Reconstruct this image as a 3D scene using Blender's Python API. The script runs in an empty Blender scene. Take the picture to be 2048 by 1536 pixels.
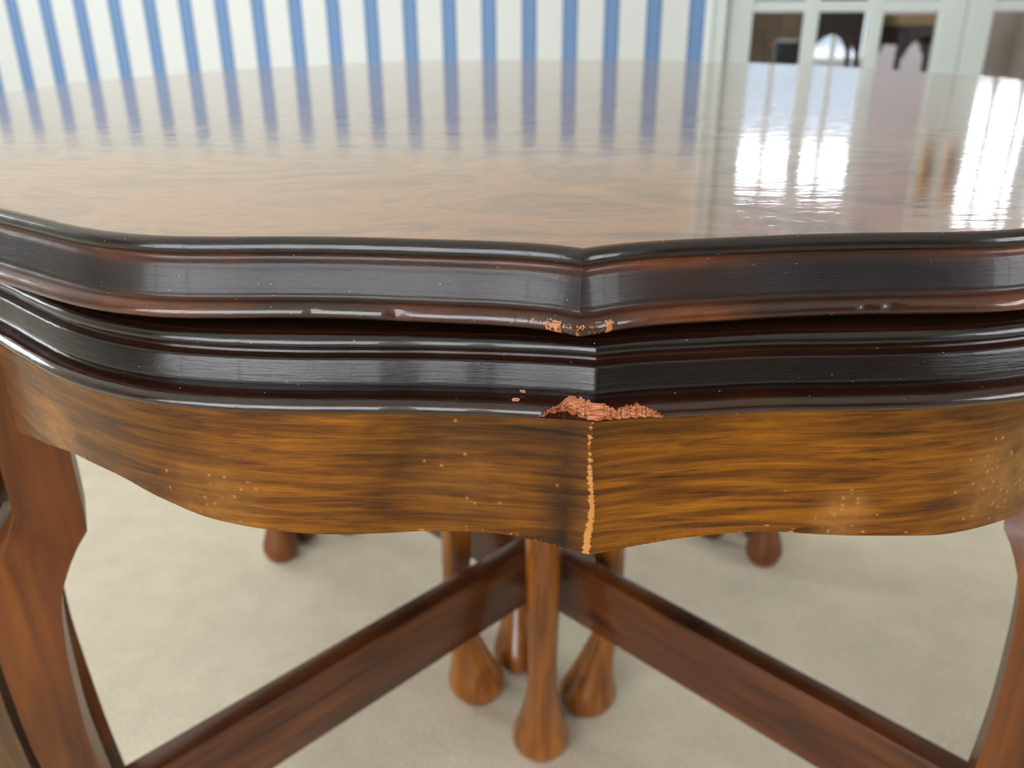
import bpy, math, random
import numpy as np
from mathutils import Vector, Matrix

random.seed(7)
RNG = np.random.default_rng(7)
D2R = math.pi / 180
scene = bpy.context.scene
COL = scene.collection

# ------------------------------------------------------------------ camera
CAM_Z = 0.572                      # phone held just above the table top
TOP_Z = 0.515                      # main table height
PITCH, ROLL, FPX = 23.86 * D2R, 0.36 * D2R, 1736.0
cam_d = bpy.data.cameras.new('camera')
cam = bpy.data.objects.new('camera', cam_d)
COL.objects.link(cam)
cam_d.sensor_width = 36.0
cam_d.lens = FPX / 2048 * 36.0
cam_d.clip_start = 0.01
cam_d.clip_end = 200
F = Vector((0, math.cos(PITCH), -math.sin(PITCH)))
U0 = Vector((0, math.sin(PITCH), math.cos(PITCH)))
R0 = Vector((1, 0, 0))
Rc = R0 * math.cos(ROLL) - U0 * math.sin(ROLL)
Uc = R0 * math.sin(ROLL) + U0 * math.cos(ROLL)
cam.matrix_world = Matrix(((Rc.x, Uc.x, -F.x, 0), (Rc.y, Uc.y, -F.y, 0), (Rc.z, Uc.z, -F.z, CAM_Z), (0, 0, 0, 1)))
cam_d.dof.use_dof = True
cam_d.dof.focus_distance = 0.235
cam_d.dof.aperture_fstop = 15.0
scene.camera = cam

# ------------------------------------------------------------------ world, light, exposure
world = bpy.data.worlds.new('overcast_sky')
scene.world = world
world.use_nodes = True
bg = world.node_tree.nodes['Background']
bg.inputs['Color'].default_value = (0.925, 0.95, 1.0, 1)
bg.inputs['Strength'].default_value = 4.2
vs = scene.view_settings
vs.view_transform = 'Standard'
vs.look = 'None'
vs.gamma = 1.0
vs.use_curve_mapping = False
vs.exposure = 1.25
scene.cycles.max_bounces = 6
scene.cycles.diffuse_bounces = 3
scene.cycles.glossy_bounces = 3

# the room's own frame: u along the striped wall, w away from the camera, z up
YAW = -10.06 * D2R
ROOM_O = Vector((0.0384, 3.0, 0))
ROOM_M = Matrix.Translation(ROOM_O) @ Matrix.Rotation(YAW, 4, 'Z')
U_L, U_R, W_F, CEIL = -3.3, 3.4, -5.3, 2.45          # main room
B_U0, B_U1, B_W1 = -1.2, 3.9, 4.3                     # room beyond the glazed doors

# windows: (wall, u0, u1, z0, z1); the openings, the sashes and the sky portals share these
WIN_FRONT = [(-2.5, 0.4, 0.12, 2.25)]
WIN_RIGHT = [(-4.6, -2.8, 0.55, 2.2)]                 # along w
WIN_LEFT = [(-2.3, -0.3, 0.75, 2.2)]
WIN_BEYOND = [(0.95, 1.93, 0.10, 1.90), (2.60, 3.50, 0.10, 2.15)]
WIN_BEYOND_FILL = [(0.8, 3.6, 0.45, 2.2)]  # unseen side window, added to light the far room's back wall


def portal(loc, direction, sx, sy):
    l = bpy.data.lights.new('window_portal', 'AREA')
    l.shape = 'RECTANGLE'
    l.size, l.size_y = sx, sy
    l.cycles.is_portal = True
    o = bpy.data.objects.new('window_portal', l)
    COL.objects.link(o)
    m = Vector(direction).to_track_quat('-Z', 'Y').to_matrix().to_4x4()
    o.matrix_world = ROOM_M @ (Matrix.Translation(loc) @ m)


for a, b, z0, z1 in WIN_FRONT:
    portal(((a + b) / 2, W_F - 0.14, (z0 + z1) / 2), (0, 1, 0), b - a, z1 - z0)
for a, b, z0, z1 in WIN_RIGHT:
    portal((U_R + 0.14, (a + b) / 2, (z0 + z1) / 2), (-1, 0, 0), b - a, z1 - z0)
for a, b, z0, z1 in WIN_LEFT:
    portal((U_L - 0.14, (a + b) / 2, (z0 + z1) / 2), (1, 0, 0), b - a, z1 - z0)
for a, b, z0, z1 in WIN_BEYOND:
    portal(((a + b) / 2, B_W1 + 0.14, (z0 + z1) / 2), (0, -1, 0), b - a, z1 - z0)
for a, b, z0, z1 in WIN_BEYOND_FILL:
    portal((B_U0 - 0.14, (a + b) / 2, (z0 + z1) / 2), (1, 0, 0), b - a, z1 - z0)


# ------------------------------------------------------------------ helpers
def smooth_keys(keys):
    """Catmull-style hermite through (x, y) keys, monotone-limited."""
    xs = np.array([k[0] for k in keys], float)
    ys = np.array([k[1] for k in keys], float)
    d = np.diff(ys) / np.diff(xs)
    m = np.zeros_like(ys)
    m[1:-1] = np.where(d[:-1] * d[1:] > 0, 2 * d[:-1] * d[1:] / np.where(abs(d[:-1] + d[1:]) < 1e-12, 1, d[:-1] + d[1:]), 0)
    m[0], m[-1] = d[0], d[-1]

    def f(x):
        x = np.clip(np.asarray(x, float), xs[0], xs[-1])
        i = np.clip(np.searchsorted(xs, x) - 1, 0, len(xs) - 2)
        h = xs[i + 1] - xs[i]
        t = (x - xs[i]) / h
        return ((2 * t**3 - 3 * t**2 + 1) * ys[i] + (t**3 - 2 * t**2 + t) * h * m[i]
                + (-2 * t**3 + 3 * t**2) * ys[i + 1] + (t**3 - t**2) * h * m[i + 1])
    return f


def soften(f, lo, hi, sig):
    """the same radius curve with its bulges rounded off away from the point at 0"""
    xs = np.linspace(0, hi, 721)
    full = np.concatenate([-xs[:0:-1], xs])
    y = f(np.abs(full))
    dx = xs[1]
    kk = np.arange(-int(3 * sig / dx), int(3 * sig / dx) + 1) * dx
    w = np.exp(-0.5 * (kk / sig) ** 2)
    w /= w.sum()
    h = len(kk) // 2
    yp = np.concatenate([2 * y[0] - y[h:0:-1], y, 2 * y[-1] - y[-2:-h - 2:-1]])
    sm = np.convolve(yp, w, 'valid')[720:]
    y0 = f(xs)
    t = np.clip((xs - lo) / 3.0, 0, 1)
    out = y0 * (1 - t) + sm * t
    return lambda x: np.interp(x, xs, out)


def cusp(f, base, rise):
    """swap the first degrees for a smooth flank running up to the point at 0"""
    def r(a):
        a = np.asarray(a, float)
        t = np.clip((a - 4.0) / 5.0, 0, 1)
        w = 1 - t * t * (3 - 2 * t)
        return w * (base + rise * np.exp(-a / 2.1)) + (1 - w) * f(a)
    return r


def new_obj(name, mesh, mat, parent=None):
    if mat is not None:
        mesh.materials.append(mat)
    o = bpy.data.objects.new(name, mesh)
    COL.objects.link(o)
    if parent is not None:
        o.parent = parent
    return o


def mesh_obj(name, verts, faces, mat, parent=None, smooth=None):
    me = bpy.data.meshes.new(name)
    me.from_pydata([tuple(v) for v in verts], [], faces)
    me.update()
    if smooth is not None:
        me.polygons.foreach_set('use_smooth', [True] * len(me.polygons))
        me.set_sharp_from_angle(angle=smooth * D2R)
    return new_obj(name, me, mat, parent)


def empty(name, loc=(0, 0, 0), rz=0.0, label=None, cat=None, group=None):
    o = bpy.data.objects.new(name, None)
    COL.objects.link(o)
    o.location = loc
    o.rotation_euler = (0, 0, rz)
    o.empty_display_size = 0.05
    if label:
        o['label'] = label
    if cat:
        o['category'] = cat
    if group:
        o['group'] = group
    return o


def box_geo(x0, x1, y0, y1, z0, z1, bev=0.0):
    """box with small chamfered edges along all 12 edges (bev>0) -> verts, faces"""
    if bev <= 0:
        v = [(x, y, z) for z in (z0, z1) for y in (y0, y1) for x in (x0, x1)]
        f = [(0, 2, 3, 1), (4, 5, 7, 6), (0, 1, 5, 4), (2, 6, 7, 3), (0, 4, 6, 2), (1, 3, 7, 5)]
        return v, f
    import bmesh
    bm = bmesh.new()
    bmesh.ops.create_cube(bm, size=1.0)
    for v in bm.verts:
        v.co = Vector(((x0 + x1) / 2 + v.co.x * (x1 - x0), (y0 + y1) / 2 + v.co.y * (y1 - y0), (z0 + z1) / 2 + v.co.z * (z1 - z0)))
    bmesh.ops.bevel(bm, geom=bm.edges[:], offset=bev, segments=2, profile=0.5, affect='EDGES')
    bm.verts.index_update()
    v = [tuple(x.co) for x in bm.verts]
    f = [tuple(p.index for p in fc.verts) for fc in bm.faces]
    bm.free()
    return v, f


def join_geo(parts):
    V, Fc = [], []
    for v, f in parts:
        n = len(V)
        V += list(v)
        Fc += [tuple(i + n for i in q) for q in f]
    return V, Fc


def loft(rings, cap0=True, cap1=True):
    n = len(rings[0])
    V = [tuple(p) for r in rings for p in r]
    Fc = []
    for k in range(len(rings) - 1):
        for i in range(n):
            j = (i + 1) % n
            Fc.append((k * n + i, k * n + j, (k + 1) * n + j, (k + 1) * n + i))
    if cap0:
        Fc.append(tuple(reversed(range(n))))
    if cap1:
        Fc.append(tuple((len(rings) - 1) * n + i for i in range(n)))
    return V, Fc


# ------------------------------------------------------------------ materials
def mat_base(name):
    m = bpy.data.materials.new(name)
    m.use_nodes = True
    nt = m.node_tree
    b = nt.nodes['Principled BSDF']
    return m, nt, b


def N(nt, typ, **kw):
    n = nt.nodes.new(typ)
    for k, v in kw.items():
        if k.startswith('i_'):
            key = k[2:].replace('_', ' ')
            n.inputs[key].default_value = v
        else:
            setattr(n, k, v)
    return n


def ramp(nt, stops, interp='LINEAR'):
    r = nt.nodes.new('ShaderNodeValToRGB')
    r.color_ramp.interpolation = interp
    el = r.color_ramp.elements
    while len(el) > 1:
        el.remove(el[-1])
    el[0].position, el[0].color = stops[0][0], (*stops[0][1], 1) if len(stops[0][1]) == 3 else stops[0][1]
    for p, c in stops[1:]:
        e = el.new(p)
        e.color = (*c, 1)
    return r


def g(v):
    return (v, v, v)


def srgb(r, gg, b):
    def f(c):
        c /= 255
        return c / 12.92 if c <= 0.04045 else ((c + 0.055) / 1.055) ** 2.4
    return (f(r), f(gg), f(b))


def coords(nt, scale=(1, 1, 1), rot=(0, 0, 0)):
    tc = nt.nodes.new('ShaderNodeTexCoord')
    mp = nt.nodes.new('ShaderNodeMapping')
    mp.inputs['Scale'].default_value = scale
    mp.inputs['Rotation'].default_value = rot
    nt.links.new(tc.outputs['Object'], mp.inputs['Vector'])
    return mp.outputs['Vector']


def mixc(nt, fac, a, b, blend='MIX'):
    m = nt.nodes.new('ShaderNodeMix')
    m.data_type = 'RGBA'
    m.blend_type = blend
    for sock, val in ((m.inputs[0], fac), (m.inputs[6], a), (m.inputs[7], b)):
        if hasattr(val, 'is_output') or isinstance(val, bpy.types.NodeSocket):
            nt.links.new(val, sock)
        elif isinstance(val, (int, float)):
            sock.default_value = val
        else:
            sock.default_value = (*val, 1)
    return m.outputs[2]


def math_n(nt, op, a, b=None, clamp=False):
    m = nt.nodes.new('ShaderNodeMath')
    m.operation = op
    m.use_clamp = clamp
    for k, val in ((0, a), (1, b)):
        if val is None:
            continue
        if isinstance(val, bpy.types.NodeSocket):
            nt.links.new(val, m.inputs[k])
        else:
            m.inputs[k].default_value = val
    return m.outputs[0]


def bump(nt, b, height, strength, dist):
    n = nt.nodes.new('ShaderNodeBump')
    n.inputs['Strength'].default_value = strength
    n.inputs['Distance'].default_value = dist
    nt.links.new(height, n.inputs['Height'])
    nt.links.new(n.outputs['Normal'], b.inputs['Normal'])
    return n


def noise(nt, vec, scale, detail=4, rough=0.5, dist=0.0):
    n = nt.nodes.new('ShaderNodeTexNoise')
    n.inputs['Scale'].default_value = scale
    n.inputs['Detail'].default_value = detail
    n.inputs['Roughness'].default_value = rough
    n.inputs['Distortion'].default_value = dist
    if vec is not None:
        nt.links.new(vec, n.inputs['Vector'])
    return n.outputs['Fac']


def voronoi_dots(nt, vec, scale, r0, r1):
    """1 inside small dots scattered one per cell"""
    v = nt.nodes.new('ShaderNodeTexVoronoi')
    v.inputs['Scale'].default_value = scale
    nt.links.new(vec, v.inputs['Vector'])
    rp = ramp(nt, [(r0, g(1)), (r1, g(0))])
    nt.links.new(v.outputs['Distance'], rp.inputs['Fac'])
    # keep only some of the cells
    sep = nt.nodes.new('ShaderNodeSeparateColor')
    nt.links.new(v.outputs['Color'], sep.inputs['Color'])
    return rp.outputs['Color'], sep.outputs[0]


def mat_veneer():
    """burr walnut veneer of the main top under a clear polish"""
    m, nt, b = mat_base('burr_walnut_veneer')
    v = coords(nt)
    swirl = noise(nt, coords(nt, (5, 9, 5)), 2.2, 9, 0.62, 2.6)
    fine = noise(nt, coords(nt, (14, 46, 20)), 5.0, 6, 0.6, 1.2)
    cr = ramp(nt, [(0.30, srgb(70, 36, 16)), (0.44, srgb(118, 72, 36)), (0.56, srgb(154, 102, 56)), (0.70, srgb(124, 76, 38))])
    nt.links.new(swirl, cr.inputs['Fac'])
    fr = ramp(nt, [(0.35, g(0.8)), (0.55, g(1.0)), (0.75, g(1.06))])
    nt.links.new(fine, fr.inputs['Fac'])
    c = mixc(nt, 0.85, cr.outputs['Color'], fr.outputs['Color'], 'MULTIPLY')
    nt.links.new(c, b.inputs['Base Color'])
    b.inputs['Roughness'].default_value = 0.34
    b.inputs['IOR'].default_value = 1.45
    b.inputs['Coat Weight'].default_value = 1.0
    b.inputs['Coat Roughness'].default_value = 0.05
    b.inputs['Coat IOR'].default_value = 1.50
    wav = noise(nt, coords(nt, (10, 26, 10)), 6.0, 3, 0.5, 0.4)
    n = nt.nodes.new('ShaderNodeBump')
    n.inputs['Strength'].default_value = 0.16
    n.inputs['Distance'].default_value = 0.0006
    rip = noise(nt, coords(nt, (60, 240, 60)), 5.0, 2, 0.5, 0.3)
    nt.links.new(math_n(nt, 'ADD', wav, math_n(nt, 'MULTIPLY', rip, 0.10)), n.inputs['Height'])
    nt.links.new(n.outputs['Normal'], b.inputs['Coat Normal'])
    return m


def mat_moulding(name, worn, gloss, ior):
    """dark stained and polished edge moulding; prof = position down the profile, raw = broken wood"""
    m, nt, b = mat_base(name)
    at = N(nt, 'ShaderNodeAttribute', attribute_name='prof')
    ar = N(nt, 'ShaderNodeAttribute', attribute_name='raw')
    v1 = coords(nt, (1, 1, 3))
    nz = noise(nt, v1, 32.0, 6, 0.62, 0.6)
    nbig = noise(nt, coords(nt, (1, 1, 0.4)), 15.0, 3, 0.55)
    streak = noise(nt, coords(nt, (1, 1, 14)), 60.0, 4, 0.6)
    base = ramp(nt, [(0.0, srgb(66, 30, 12)), (0.03, srgb(30, 16, 12)), (0.10, srgb(24, 17, 16)), (0.2, srgb(22, 16, 15)),
                     (0.27, srgb(40, 18, 10)), (0.36, srgb(25, 19, 18)), (0.62, srgb(24, 19, 18)), (0.72, srgb(42, 18, 10)), (0.80, srgb(34, 18, 13)),
                     (1.0, srgb(30, 15, 11))])
    nt.links.new(at.outputs['Fac'], base.inputs['Fac'])
    wearband = ramp(nt, [(0.0, g(0.75)), (0.025, g(0.5)), (0.06, g(0.0)), (0.2, g(0.0)), (0.24, g(0.75)), (0.31, g(0.6)), (0.38, g(0.12)), (0.6, g(0.05)),
                         (0.69, g(0.3)), (0.76, g(0.9)), (0.86, g(0.75)), (0.93, g(0.35)), (1.0, g(0.4))])
    nt.links.new(at.outputs['Fac'], wearband.inputs['Fac'])
    nr = ramp(nt, [(0.42, g(0)), (0.66, g(1))])
    nt.links.new(nz, nr.inputs['Fac'])
    nb = ramp(nt, [(0.40, g(0.1)), (0.62, g(1))])
    nt.links.new(nbig, nb.inputs['Fac'])
    w = math_n(nt, 'MULTIPLY', wearband.outputs['Color'], math_n(nt, 'ADD', math_n(nt, 'MULTIPLY', nr.outputs['Color'], 0.6), 0.35))
    w = math_n(nt, 'MULTIPLY', w, nb.outputs['Color'])
    w = math_n(nt, 'MULTIPLY', w, worn, True)
    c = mixc(nt, w, base.outputs['Color'], srgb(128, 66, 26))
    sr = ramp(nt, [(0.3, g(0.75)), (0.7, g(1.2))])
    nt.links.new(streak, sr.inputs['Fac'])
    c = mixc(nt, 0.8, c, sr.outputs['Color'], 'MULTIPLY')
    # lint and dust specks
    dots, cell = voronoi_dots(nt, coords(nt, (1, 1, 1.7)), 330.0, 0.04, 0.08)
    keep = math_n(nt, 'GREATER_THAN', cell, 0.66)
    c = mixc(nt, math_n(nt, 'MULTIPLY', dots, keep), c, srgb(160, 160, 156))
    # raw broken wood
    rw = noise(nt, coords(nt, (60, 60, 420)), 6.0, 5, 0.65)
    rr = ramp(nt, [(0.3, srgb(120, 60, 30)), (0.48, srgb(196, 120, 76)), (0.66, srgb(230, 168, 122))])
    nt.links.new(rw, rr.inputs['Fac'])
    rn = noise(nt, coords(nt), 900.0, 3, 0.6)
    rmask = math_n(nt, 'GREATER_THAN', math_n(nt, 'ADD', ar.outputs['Fac'], math_n(nt, 'MULTIPLY', math_n(nt, 'SUBTRACT', rn, 0.5), 0.7)), 0.5)
    c = mixc(nt, rmask, c, rr.outputs['Color'])
    nt.links.new(c, b.inputs['Base Color'])
    gr = ramp(nt, [(0.0, g(0.6)), (0.2, g(0.6)), (0.3, g(1.0)), (0.66, g(1.0)), (0.8, g(0.75)), (0.86, g(0.35)), (1.0, g(0.45))])
    nt.links.new(at.outputs['Fac'], gr.inputs['Fac'])
    rg = math_n(nt, 'MULTIPLY', math_n(nt, 'ADD', math_n(nt, 'MULTIPLY', nz, 0.16), gloss), gr.outputs['Color'])
    rg = math_n(nt, 'MAXIMUM', rg, math_n(nt, 'MULTIPLY', rmask, 0.75))
    nt.links.new(rg, b.inputs['Roughness'])
    b.inputs['IOR'].default_value = ior
    cw = ramp(nt, [(0.0, g(0.5)), (0.2, g(0.5)), (0.26, g(0.12)), (0.7, g(0.12)), (0.8, g(0.7)), (1.0, g(0.7))])
    nt.links.new(at.outputs['Fac'], cw.inputs['Fac'])
    nt.links.new(math_n(nt, 'MULTIPLY', cw.outputs['Color'], math_n(nt, 'SUBTRACT', 1.0, rmask)), b.inputs['Coat Weight'])
    b.inputs['Coat Roughness'].default_value = 0.04
    sc_ = noise(nt, coords(nt, (20, 20, 300)), 5.0, 5, 0.65)
    lump = noise(nt, coords(nt), 55.0, 3, 0.5)
    hsum = math_n(nt, 'ADD', math_n(nt, 'MULTIPLY', sc_, 0.35), math_n(nt, 'MULTIPLY', lump, 0.8))
    hsum = math_n(nt, 'ADD', hsum, math_n(nt, 'MULTIPLY', math_n(nt, 'MULTIPLY', rw, rmask), 3.0))
    bump(nt, b, hsum, 0.40, 0.0011)
    return m


def mat_apron():
    m, nt, b = mat_base('amber_walnut_apron')
    grain = noise(nt, coords(nt, (8, 8, 110)), 3.0, 7, 0.6, 0.7)
    fine = noise(nt, coords(nt, (14, 14, 420)), 6.0, 5, 0.7)
    big = noise(nt, coords(nt, (1, 1, 1.6)), 13.0, 4, 0.55, 0.8)
    c1 = ramp(nt, [(0.28, srgb(50, 22, 1)), (0.45, srgb(92, 50, 2)), (0.58, srgb(118, 70, 3)), (0.76, srgb(144, 90, 8))])
    nt.links.new(grain, c1.inputs['Fac'])
    f1 = ramp(nt, [(0.32, g(0.25)), (0.44, g(0.9)), (0.7, g(1.12))])
    nt.links.new(fine, f1.inputs['Fac'])
    c = mixc(nt, 0.8, c1.outputs['Color'], f1.outputs['Color'], 'MULTIPLY')
    b1 = ramp(nt, [(0.35, g(0.42)), (0.5, g(0.92)), (0.64, g(1.35))])
    nt.links.new(big, b1.inputs['Fac'])
    c = mixc(nt, 0.85, c, b1.outputs['Color'], 'MULTIPLY')
    # flecks of lifted polish, clustered
    dots, cell = voronoi_dots(nt, coords(nt), 420.0, 0.14, 0.30)
    pos = coords(nt)
    patch = None
    for ctr, rad in (((-0.108, -0.355, 0.435), 0.024), ((0.128, -0.365, 0.440), 0.022), ((-0.168, -0.325, 0.44), 0.018), ((-0.035, -0.372, 0.447), 0.020), ((0.075, -0.37, 0.432), 0.012)):
        dn = nt.nodes.new('ShaderNodeVectorMath')
        dn.operation = 'DISTANCE'
        nt.links.new(pos, dn.inputs[0])
        dn.inputs[1].default_value = ctr
        fall = math_n(nt, 'SUBTRACT', 1.0, math_n(nt, 'DIVIDE', dn.outputs['Value'], rad), True)
        if ctr[0] == -0.035:
            fall = math_n(nt, 'MULTIPLY', fall, 0.25)
        patch = fall if patch is None else math_n(nt, 'MAXIMUM', patch, fall)
    clus = ramp(nt, [(0.0, g(0)), (0.6, g(0.9))])
    nt.links.new(math_n(nt, 'MULTIPLY', patch, math_n(nt, 'MULTIPLY', noise(nt, pos, 90.0, 3, 0.6), 1.9)), clus.inputs['Fac'])
    # polish gone pale and milky in those patches
    pale = math_n(nt, 'MULTIPLY', clus.outputs['Color'], math_n(nt, 'MULTIPLY', noise(nt, pos, 240.0, 4, 0.7), 0.85))
    c = mixc(nt, pale, c, srgb(170, 118, 58))
    keep = math_n(nt, 'LESS_THAN', cell, math_n(nt, 'ADD', math_n(nt, 'MULTIPLY', clus.outputs['Color'], 0.75), 0.01))
    c = mixc(nt, math_n(nt, 'MULTIPLY', math_n(nt, 'MULTIPLY', dots, keep), 0.55), c, srgb(190, 126, 60))
    ar = N(nt, 'ShaderNodeAttribute', attribute_name='raw')
    rn = noise(nt, coords(nt, (0.5, 0.5, 1.6)), 520.0, 5, 0.75)
    rm = math_n(nt, 'GREATER_THAN', math_n(nt, 'ADD', ar.outputs['Fac'], math_n(nt, 'MULTIPLY', math_n(nt, 'SUBTRACT', rn, 0.5), 1.8)), 0.5)
    ab_ = N(nt, 'ShaderNodeAttribute', attribute_name='burn')
    bn = noise(nt, coords(nt), 110.0, 5, 0.65)
    c = mixc(nt, math_n(nt, 'MULTIPLY', ab_.outputs['Fac'], math_n(nt, 'MULTIPLY', bn, 1.7), True), c, srgb(30, 15, 6))
    c = mixc(nt, rm, c, srgb(190, 130, 68))
    nt.links.new(c, b.inputs['Base Color'])
    b.inputs['Roughness'].default_value = 0.34
    b.inputs['IOR'].default_value = 1.30
    b.inputs['Coat Weight'].default_value = 0.20
    b.inputs['Coat Roughness'].default_value = 0.10
    bump(nt, b, math_n(nt, 'ADD', fine, math_n(nt, 'MULTIPLY', dots, keep)), 0.10, 0.0006)
    return m


def mat_leg(name, dark, mid, light, gscale=(70, 70, 5), rough=0.26, coat=0.3):
    m, nt, b = mat_base(name)
    grain = noise(nt, coords(nt, gscale), 1.6, 6, 0.6, 0.6)
    big = noise(nt, coords(nt), 9.0, 3, 0.5)
    c1 = ramp(nt, [(0.32, dark), (0.5, mid), (0.70, light)])
    nt.links.new(grain, c1.inputs['Fac'])
    b1 = ramp(nt, [(0.3, g(0.7)), (0.7, g(1.2))])
    nt.links.new(big, b1.inputs['Fac'])
    c = mixc(nt, 0.8, c1.outputs['Color'], b1.outputs['Color'], 'MULTIPLY')
    nt.links.new(c, b.inputs['Base Color'])
    b.inputs['Roughness'].default_value = rough
    b.inputs['Coat Weight'].default_value = coat
    b.inputs['Coat Roughness'].default_value = 0.12
    bump(nt, b, grain, 0.08, 0.0008)
    return m


def mat_wallpaper():
    """cream and blue striped paper below the dado, cream paint above; x runs along the wall"""
    m, nt, b = mat_base('striped_wallpaper')
    tc = nt.nodes.new('ShaderNodeTexCoord')
    sp = nt.nodes.new('ShaderNodeSeparateXYZ')
    nt.links.new(tc.outputs['Object'], sp.inputs['Vector'])
    ph = math_n(nt, 'FRACT', math_n(nt, 'DIVIDE', sp.outputs['X'], 0.1308))
    white = srgb(222, 226, 222)
    st = ramp(nt, [(0.0, srgb(84, 122, 170)), (0.055, srgb(114, 147, 190)), (0.305, srgb(84, 122, 170)), (0.365, white)], 'CONSTANT')
    nt.links.new(ph, st.inputs['Fac'])
    up = math_n(nt, 'GREATER_THAN', sp.outputs['Z'], 0.925)
    c = mixc(nt, up, st.outputs['Color'], srgb(226, 217, 200))
    nt.links.new(c, b.inputs['Base Color'])
    b.inputs['Roughness'].default_value = 0.7
    return m


def mat_paint(name, col, rough=0.5, var=0.03):
    m, nt, b = mat_base(name)
    nz = noise(nt, coords(nt), 6.0, 4, 0.5)
    r = ramp(nt, [(0.3, tuple(c * (1 - var) for c in col)), (0.7, tuple(min(1, c * (1 + var)) for c in col))])
    nt.links.new(nz, r.inputs['Fac'])
    nt.links.new(r.outputs['Color'], b.inputs['Base Color'])
    b.inputs['Roughness'].default_value = rough
    return m


def mat_carpet():
    m, nt, b = mat_base('beige_carpet')
    v = coords(nt)
    a1 = noise(nt, v, 330.0, 4, 0.7)
    a2 = noise(nt, v, 26.0, 4, 0.6)
    r1 = ramp(nt, [(0.3, srgb(218, 206, 176)), (0.7, srgb(244, 233, 207))])
    nt.links.new(a1, r1.inputs['Fac'])
    r2 = ramp(nt, [(0.3, g(0.90)), (0.7, g(1.04))])
    nt.links.new(a2, r2.inputs['Fac'])
    c = mixc(nt, 1.0, r1.outputs['Color'], r2.outputs['Color'], 'MULTIPLY')
    nt.links.new(c, b.inputs['Base Color'])
    b.inputs['Roughness'].default_value = 0.95
    b.inputs['Sheen Weight'].default_value = 0.2
    bump(nt, b, math_n(nt, 'ADD', a1, math_n(nt, 'MULTIPLY', a2, 0.7)), 0.5, 0.004)
    return m


def mat_glass():
    m = bpy.data.materials.new('window_glass')
    m.use_nodes = True
    nt = m.node_tree
    nt.nodes.clear()
    out = nt.nodes.new('ShaderNodeOutputMaterial')
    mx = nt.nodes.new('ShaderNodeMixShader')
    tr = nt.nodes.new('ShaderNodeBsdfTransparent')
    tr.inputs['Color'].default_value = (0.97, 0.97, 0.97, 1)
    gl = nt.nodes.new('ShaderNodeBsdfGlossy')
    gl.inputs['Roughness'].default_value = 0.02
    fr = nt.nodes.new('ShaderNodeFresnel')
    fr.inputs['IOR'].default_value = 1.45
    nt.links.new(fr.outputs['Fac'], mx.inputs['Fac'])
    nt.links.new(tr.outputs['BSDF'], mx.inputs[1])
    nt.links.new(gl.outputs['BSDF'], mx.inputs[2])
    nt.links.new(mx.outputs['Shader'], out.inputs['Surface'])
    return m


def mat_brass():
    m, nt, b = mat_base('polished_brass')
    b.inputs['Metallic'].default_value = 1.0
    nz = noise(nt, coords(nt), 40.0, 3, 0.5)
    r = ramp(nt, [(0.3, srgb(190, 130, 40)), (0.7, srgb(214, 160, 66))])
    nt.links.new(nz, r.inputs['Fac'])
    nt.links.new(r.outputs['Color'], b.inputs['Base Color'])
    b.inputs['Roughness'].default_value = 0.22
    return m


M_VENEER = mat_veneer()
M_MOULD_UP = mat_moulding('worn_dark_moulding', 1.0, 0.27, 1.44)
M_MOULD_LOW = mat_moulding('glossy_dark_moulding', 0.16, 0.07, 1.45)
M_APRON = mat_apron()
M_TOP_SMALL = mat_leg('shade_darkened_top', srgb(24, 12, 6), srgb(44, 22, 8), srgb(60, 32, 12), (8, 40, 8), 0.4)  # veneer tops, with the shade in the gap above painted in dark
M_LEG = mat_leg('orange_walnut_leg', srgb(96, 50, 12), srgb(140, 80, 22), srgb(166, 104, 38), (42, 42, 4))
M_LEG_OUT = mat_leg('dark_orange_walnut_leg', srgb(74, 34, 6), srgb(106, 54, 8), srgb(130, 72, 12), (42, 42, 4), 0.40, 0.16)
M_LEG_MAIN = mat_leg('brown_walnut_leg', srgb(52, 28, 6), srgb(84, 50, 10), srgb(108, 68, 18), (42, 42, 4))
M_BAR = mat_leg('stretcher_walnut', srgb(52, 22, 8), srgb(84, 40, 12), srgb(108, 58, 20), (6, 6, 60), 0.3)
M_UNDER = mat_paint('bare_underside_wood', srgb(96, 62, 34), 0.7, 0.2)
M_WALL = mat_wallpaper()
M_DEEP = mat_paint('invented_dark_wall_tone', srgb(96, 98, 88), 0.7)  # invented dark tone on unseen walls, to deepen reflections in the polish
M_CEIL = mat_paint('ceiling_white', srgb(236, 234, 228), 0.8)
M_WHITE = mat_paint('white_gloss_paint', srgb(226, 236, 232), 0.3)
M_PALE = mat_paint('pale_lilac_wall_paint', srgb(222, 218, 226), 0.7)
M_CARPET = mat_carpet()
M_GLASS = mat_glass()
M_BRASS = mat_brass()
M_DARKWOOD = mat_leg('dark_mahogany', srgb(22, 10, 8), srgb(38, 18, 14), srgb(56, 28, 20), rough=0.35)
M_TAN = mat_paint('tan_upholstery', srgb(150, 128, 92), 0.8, 0.1)
M_TAN_WOOD = mat_leg('tan_oak', srgb(84, 70, 56), srgb(112, 96, 78), srgb(134, 116, 96), rough=0.5)
M_BLACK = mat_paint('black_leather', srgb(20, 24, 30), 0.5, 0.1)
M_PAVING = mat_paint('pale_paving', srgb(112, 110, 124), 0.8, 0.1)
M_GARDEN = mat_paint('blue_grey_render', srgb(100, 114, 122), 0.8, 0.12)
M_TAUPE = mat_paint('taupe_fabric', srgb(140, 130, 120), 0.9, 0.06)

# ------------------------------------------------------------------ room shell
LM = {}


def room_obj(name, verts, faces, mat, parent=None, kind='structure', smooth=None):
    o = mesh_obj(name, verts, faces, mat, parent, smooth)
    if parent is None:
        o.matrix_world = ROOM_M
        if kind:
            o['kind'] = kind
    return o


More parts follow.
